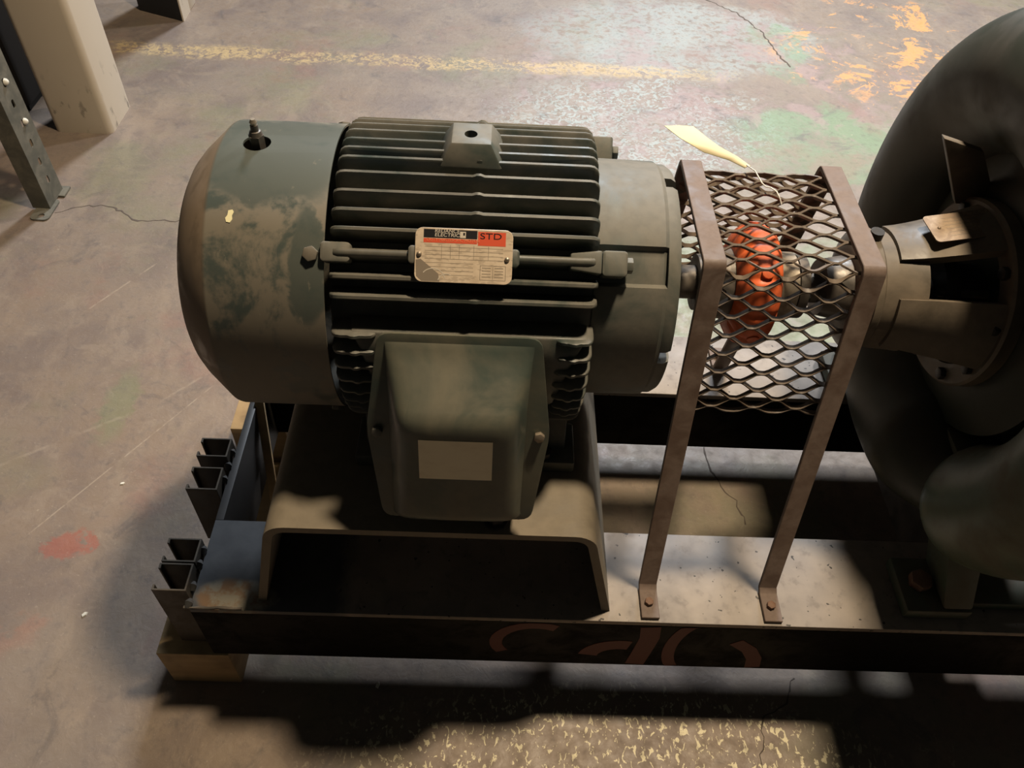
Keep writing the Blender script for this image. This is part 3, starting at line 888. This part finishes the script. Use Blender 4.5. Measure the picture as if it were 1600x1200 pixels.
# suction side of the casing, beyond the right edge of the picture
MB().lathe([(.66, .0002), (.66, .27), (.74, .30), (.80, .28), (.83, .20), (.86, .13), (1.02, .12), (1.022, .17), (1.05, .17), (1.05, .0002)], 64).build('suction_side', 'casing_shade_paint', pump)
MB().lathe([(.585, .0002), (.585, .118), (.592, .150), (.600, .175), (.64, .175), (.64, .0002)], 72).build('casing_cover', 'casing_shade_paint', pump)
MB().lathe([(.566, .088), (.566, .112), (.569, .115), (.584, .115), (.584, .088)], 72, closed_prof=True).build('bracket_flange', 'bracket_paint', pump, smooth=35)
MB().lathe([(.425, .022), (.425, .050), (.432, .066), (.436, .0745), (.444, .0745), (.447, .071), (.482, .0730), (.495, .0745), (.495, .060), (.488, .022)], 64).build('bearing_housing', 'bracket_paint', pump, smooth=35, label='brown cast bearing housing')
def bridge(name, a0, a1, b0, b1):
    rows = []
    for t in range(9):
        f = t / 8; x = .462 + (.5665 - .462) * f; lo = a0 + (b0 - a0) * f; hi = a1 + (b1 - a1) * f; R1 = .0765 + (.108 - .0765) * f ** 1.3; R0 = R1 - .016; ring_ = []
        for k in range(9): a = (lo + (hi - lo) * k / 8) * D2R; ring_.append((x, AY - R1 * math.cos(a), AZ + R1 * math.sin(a)))
        for k in range(8, -1, -1): a = (lo + (hi - lo) * k / 8) * D2R; ring_.append((x, AY - R0 * math.cos(a), AZ + R0 * math.sin(a)))
        rows.append(ring_)
    MB().grid(rows, closed=True, cap=True).build(name, 'bracket_paint', pump, smooth=40)
bridge('bracket_arm', 68, 122, 68, 116)
bridge('bracket_arm', -22, 33, -14, 35)
bridge('bracket_arm', 160, 215, 165, 210)
MB().lathe([(.500, .0002), (.500, .021), (.60, .021), (.60, .0002)], 32).build('pump_shaft', 'hub_steel', pump)
MB().lathe([(.372, .0002), (.372, .0195), (.392, .0195), (.394, .034), (.424, .040), (.4275, .046), (.4275, .0002)], 48).build('shaft_sleeve', 'hub_steel', pump)
gl = MB().lathe([(.528, .0215), (.528, .050), (.536, .052), (.545, .050), (.547, .036), (.586, .036), (.586, .0215)], 40)
gl.build('gland', 'black_steel', pump)
for a in (40, 220):
    f = rad_frame(.52, a, .043); MB().cyl(f[0], f[0] + Vector((.06, 0, 0)), .005, 10).build('gland_stud', 'hub_steel', pump)
for a in (18, 54, 128, 308, 340, 270):
    f = rad_frame(.566, a, .101); bolt('flange_bolt', (f[0], f[2], f[3], Vector((-1, 0, 0))), .008, .007, 'black_steel', pump)
# lubricator plug at the end of the housing
MB().cyl((.440, .752, AZ + .070), (.440, .752, AZ + .083), .008, 12).build('oil_plug', 'black_steel', pump)
# nameplate lying on the top arm
pc = [Vector(p) for p in ((.494, .766, AZ + .0885), (.497, .724, AZ + .0865), (.578, .733, AZ + .0975), (.583, .775, AZ + .0985))]
U_ = ((pc[2] - pc[1]) + (pc[3] - pc[0])).normalized(); V_ = (pc[0] - pc[1]); V_ = (V_ - U_ * V_.dot(U_)).normalized(); N_ = U_.cross(V_)
ctr = sum(pc, Vector()) / 4
ctr = ctr + U_ * .004 + N_ * .006
pn = MB().prism(rrect(.098, .044, .005), (ctr, U_, V_, N_), .0012).build('pump_nameplate', 'brass_plate', pump, label='worn brass coloured nameplate')
MB().prism(rrect(.070, .030, .004), (ctr - N_ * .026, U_, V_, N_), .0259).build('plate_seat', 'bracket_paint', pump, bevel=.002)
for du in (-.038, .037):
    c = ctr + U_ * du + N_ * .0012; MB().tube([c, c + N_ * .001, c + N_ * .0018], [.0022, .0018, .0004], 12).build('rivet', 'brass_plate', pn)
for k in range(6):
    MB().prism([(-.03, -.0145 + .0058 * k), (.03, -.0145 + .0058 * k), (.03, -.0138 + .0058 * k), (-.03, -.0138 + .0058 * k)], (ctr + N_ * .0012, U_, V_, N_), .00008).build('rule', 'print_grey', pn, smooth=0)
# upright rib plate behind the housing
MB().hexa([(.556, .818, .710), (.606, .818, .710), (.606, .828, .710), (.556, .828, .710)], [(.503, .818, .797), (.556, .818, .782), (.556, .828, .782), (.503, .828, .797)]).build('rib_plate', 'bracket_paint', pump, bevel=.001)
# feet with webs and bolts
for ys in (1, -1):
    yc = AY + ys * .205
    y0, y1 = (yc - .045, yc + .045)
    m = MB().box(.580, .672, y0 + .004, y1 - .002, ZB + .0003, ZB + .022)
    m.box(.671, .95, y0 + .02, y1 - .02, ZB + .0003, ZB + .018)
    m.hexa([(.60, y0 + .012, ZB + .025), (.67, y0 + .012, ZB + .025), (.67, y1 - .006, ZB + .025), (.60, y1 - .006, ZB + .025)] if ys > 0 else [(.628, y0 + .006, ZB + .025), (.67, y0 + .006, ZB + .025), (.67, y1 - .006, ZB + .025), (.628, y1 - .006, ZB + .025)],
           [(.60, AY + ys * .10 - .03, .47), (.66, AY + ys * .10 - .03, .47), (.66, AY + ys * .10 + .03, .47), (.60, AY + ys * .10 + .03, .47)])
    m.build('pump_foot', 'pump_paint', pump, bevel=.004)
    bolt('anchor_bolt', (Vector((.608, yc - ys * .002, ZB + .022)), Vector((1, 0, 0)), Vector((0, 1, 0)), Vector((0, 0, 1))), .016, .014, 'rusty_bolt', pump)

# ------------------------------------------------------------------ columns and rack at the left
def column(x0, x1, y0, y1, h, rad, name, label):
    poly = [(u + (x0 + x1) / 2, v + (y0 + y1) / 2) for u, v in rrect(x1 - x0, y1 - y0, rad)]
    return finish(MB().prism(poly, (Vector((0, 0, 0)), Vector((1, 0, 0)), Vector((0, 1, 0)), Vector((0, 0, 1))), h).build(name, 'column_paint', None, smooth=40), label, 'column')
column(-1.238, -1.078, 1.997, 2.158, 2.5, .018, 'painted_column', 'cream painted square column with rounded edges behind the rack post')
col2 = root('painted_column', (-1.155, 2.77, 0), 'far white column with a black front at the top edge of the picture', 'column')
MB().box(-1.238, -1.073, 2.768, 2.835, 0, 2.5).build('shaft', 'column_paint', col2, bevel=.004)
MB().hexa([(-1.242, 2.757, 0), (-1.078, 2.690, 0), (-1.078, 2.7675, 0), (-1.242, 2.7675, 0)], [(-1.242, 2.757, 2.5), (-1.078, 2.690, 2.5), (-1.078, 2.7675, 2.5), (-1.242, 2.7675, 2.5)]).build('front_panel', 'black_panel', col2)
MB().box(-1.0779, -1.073, 2.690, 2.7679, 0, 2.5).build('side_panel', 'column_paint', col2)

post = root('rack_post', (-1.135, 1.69, 0), 'olive green perforated angle post of a rack at the left edge', 'rack post')
fx0, fx1, fy0, fy1, t = -1.158, -1.115, 1.648, 1.730, .003
pm = MB().prism([(fx0, fy0), (fx1, fy0), (fx1, fy1), (fx1 - t, fy1), (fx1 - t, fy0 + t), (fx0, fy0 + t)], (Vector((0, 0, .004)), Vector((1, 0, 0)), Vector((0, 1, 0)), Vector((0, 0, 1))), 1.5).build('angle_upright', 'rack_paint', post, smooth=30)
ck = MB(); ZH = []
for k in range(28):
    z = .062 + .0508 * k
    ZH.append(z)
    ck.prism([(.0058 * math.cos(q * .5236), .0058 * math.sin(q * .5236) + (.0045 if 0 < q < 6 else -.0045)) for q in range(12)], (Vector((fx1 - .02, 1.689, z)), Vector((0, 1, 0)), Vector((0, 0, 1)), Vector((1, 0, 0))), .04)
cut(pm, ck.build('cutter', 'hollow', None, smooth=0))
for k in (3, 5):
    f = (Vector((fx1, 1.700 if k == 3 else 1.694, ZH[k])), Vector((0, 1, 0)), Vector((0, 0, 1)), Vector((1, 0, 0)))
    c = f[0]; MB().tube([c, c + Vector((.003, 0, 0)), c + Vector((.0065, 0, 0)), c + Vector((.008, 0, 0))], [.0078, .0074, .005, .001], 16).build('round_bolt', 'white_chip', post)
ft = MB().prism([(u - 1.128, v + 1.645) for u, v in rrect(.046, .085, .012)], (Vector((0, 0, .0005)), Vector((1, 0, 0)), Vector((0, 1, 0)), Vector((0, 0, 1))), .0035).build('foot_plate', 'rack_paint', post, smooth=40)
cut(ft, MB().cyl((-1.127, 1.619, -.02), (-1.127, 1.619, .02), .008, 20).build('cutter', 'hollow', None))
MB().box(-1.125, -1.10, 1.700, 1.742, .0005, .006).build('foot_clip', 'rack_paint', post, bevel=.001)
# dark box filling the gap between post and column
dbox = root('dark_box', (-1.55, 2.3, 0), 'dark box between the rack post and the cream column', 'cabinet')
MB().box(-1.80, -1.335, 2.09, 2.50, .02, 1.3).build('dark_box_body', 'black_panel', dbox, bevel=.004)
MB().box(-1.79, -1.345, 2.10, 2.49, 0, .0199).build('plinth', 'hollow', dbox)
MB().box(-1.785, -1.36, 2.078, 2.0899, .05, 1.27).build('dark_box_front', 'black_steel', dbox, bevel=.003)

# ------------------------------------------------------------------ crumbs on the floor
def chip(name, x, y, s, label, z=0.0, rot=0.0):
    m = Matrix.Translation((x, y, z)) @ Matrix.Rotation(rot, 4, 'Z')
    v = [(-1, -.4, 0), (.2, -.6, 0), (1, -.1, 0), (.5, .5, 0), (-.7, .45, 0)]
    mb = MB(); mb.add([m @ Vector((a * s, b * s, .0002)) for a, b, c in v] + [m @ Vector((a * s * .8, b * s * .8, s * .35 + .0004)) for a, b, c in v],
                      [(4, 3, 2, 1, 0), (5, 6, 7, 8, 9)] + [(i, (i + 1) % 5, (i + 1) % 5 + 5, i + 5) for i in range(5)])
    finish(mb.build(name, 'white_chip', None, smooth=0), label, 'chip')
chip('paint_chip', -.161, .482, .0055, 'small white chip on the dark floor in front of the skid', rot=1.4)
chip('paint_chip', -.654, .585, .006, 'pale flake on the floor left of the wood block', rot=.9)
chip('paint_chip', -.676, .843, .005, 'grey crumb on the floor above the red paint spot', rot=.3)
chip('paint_chip', -.492, 1.045, .009, 'white curl on the floor behind the skid end under the fan cover', rot=-.6)
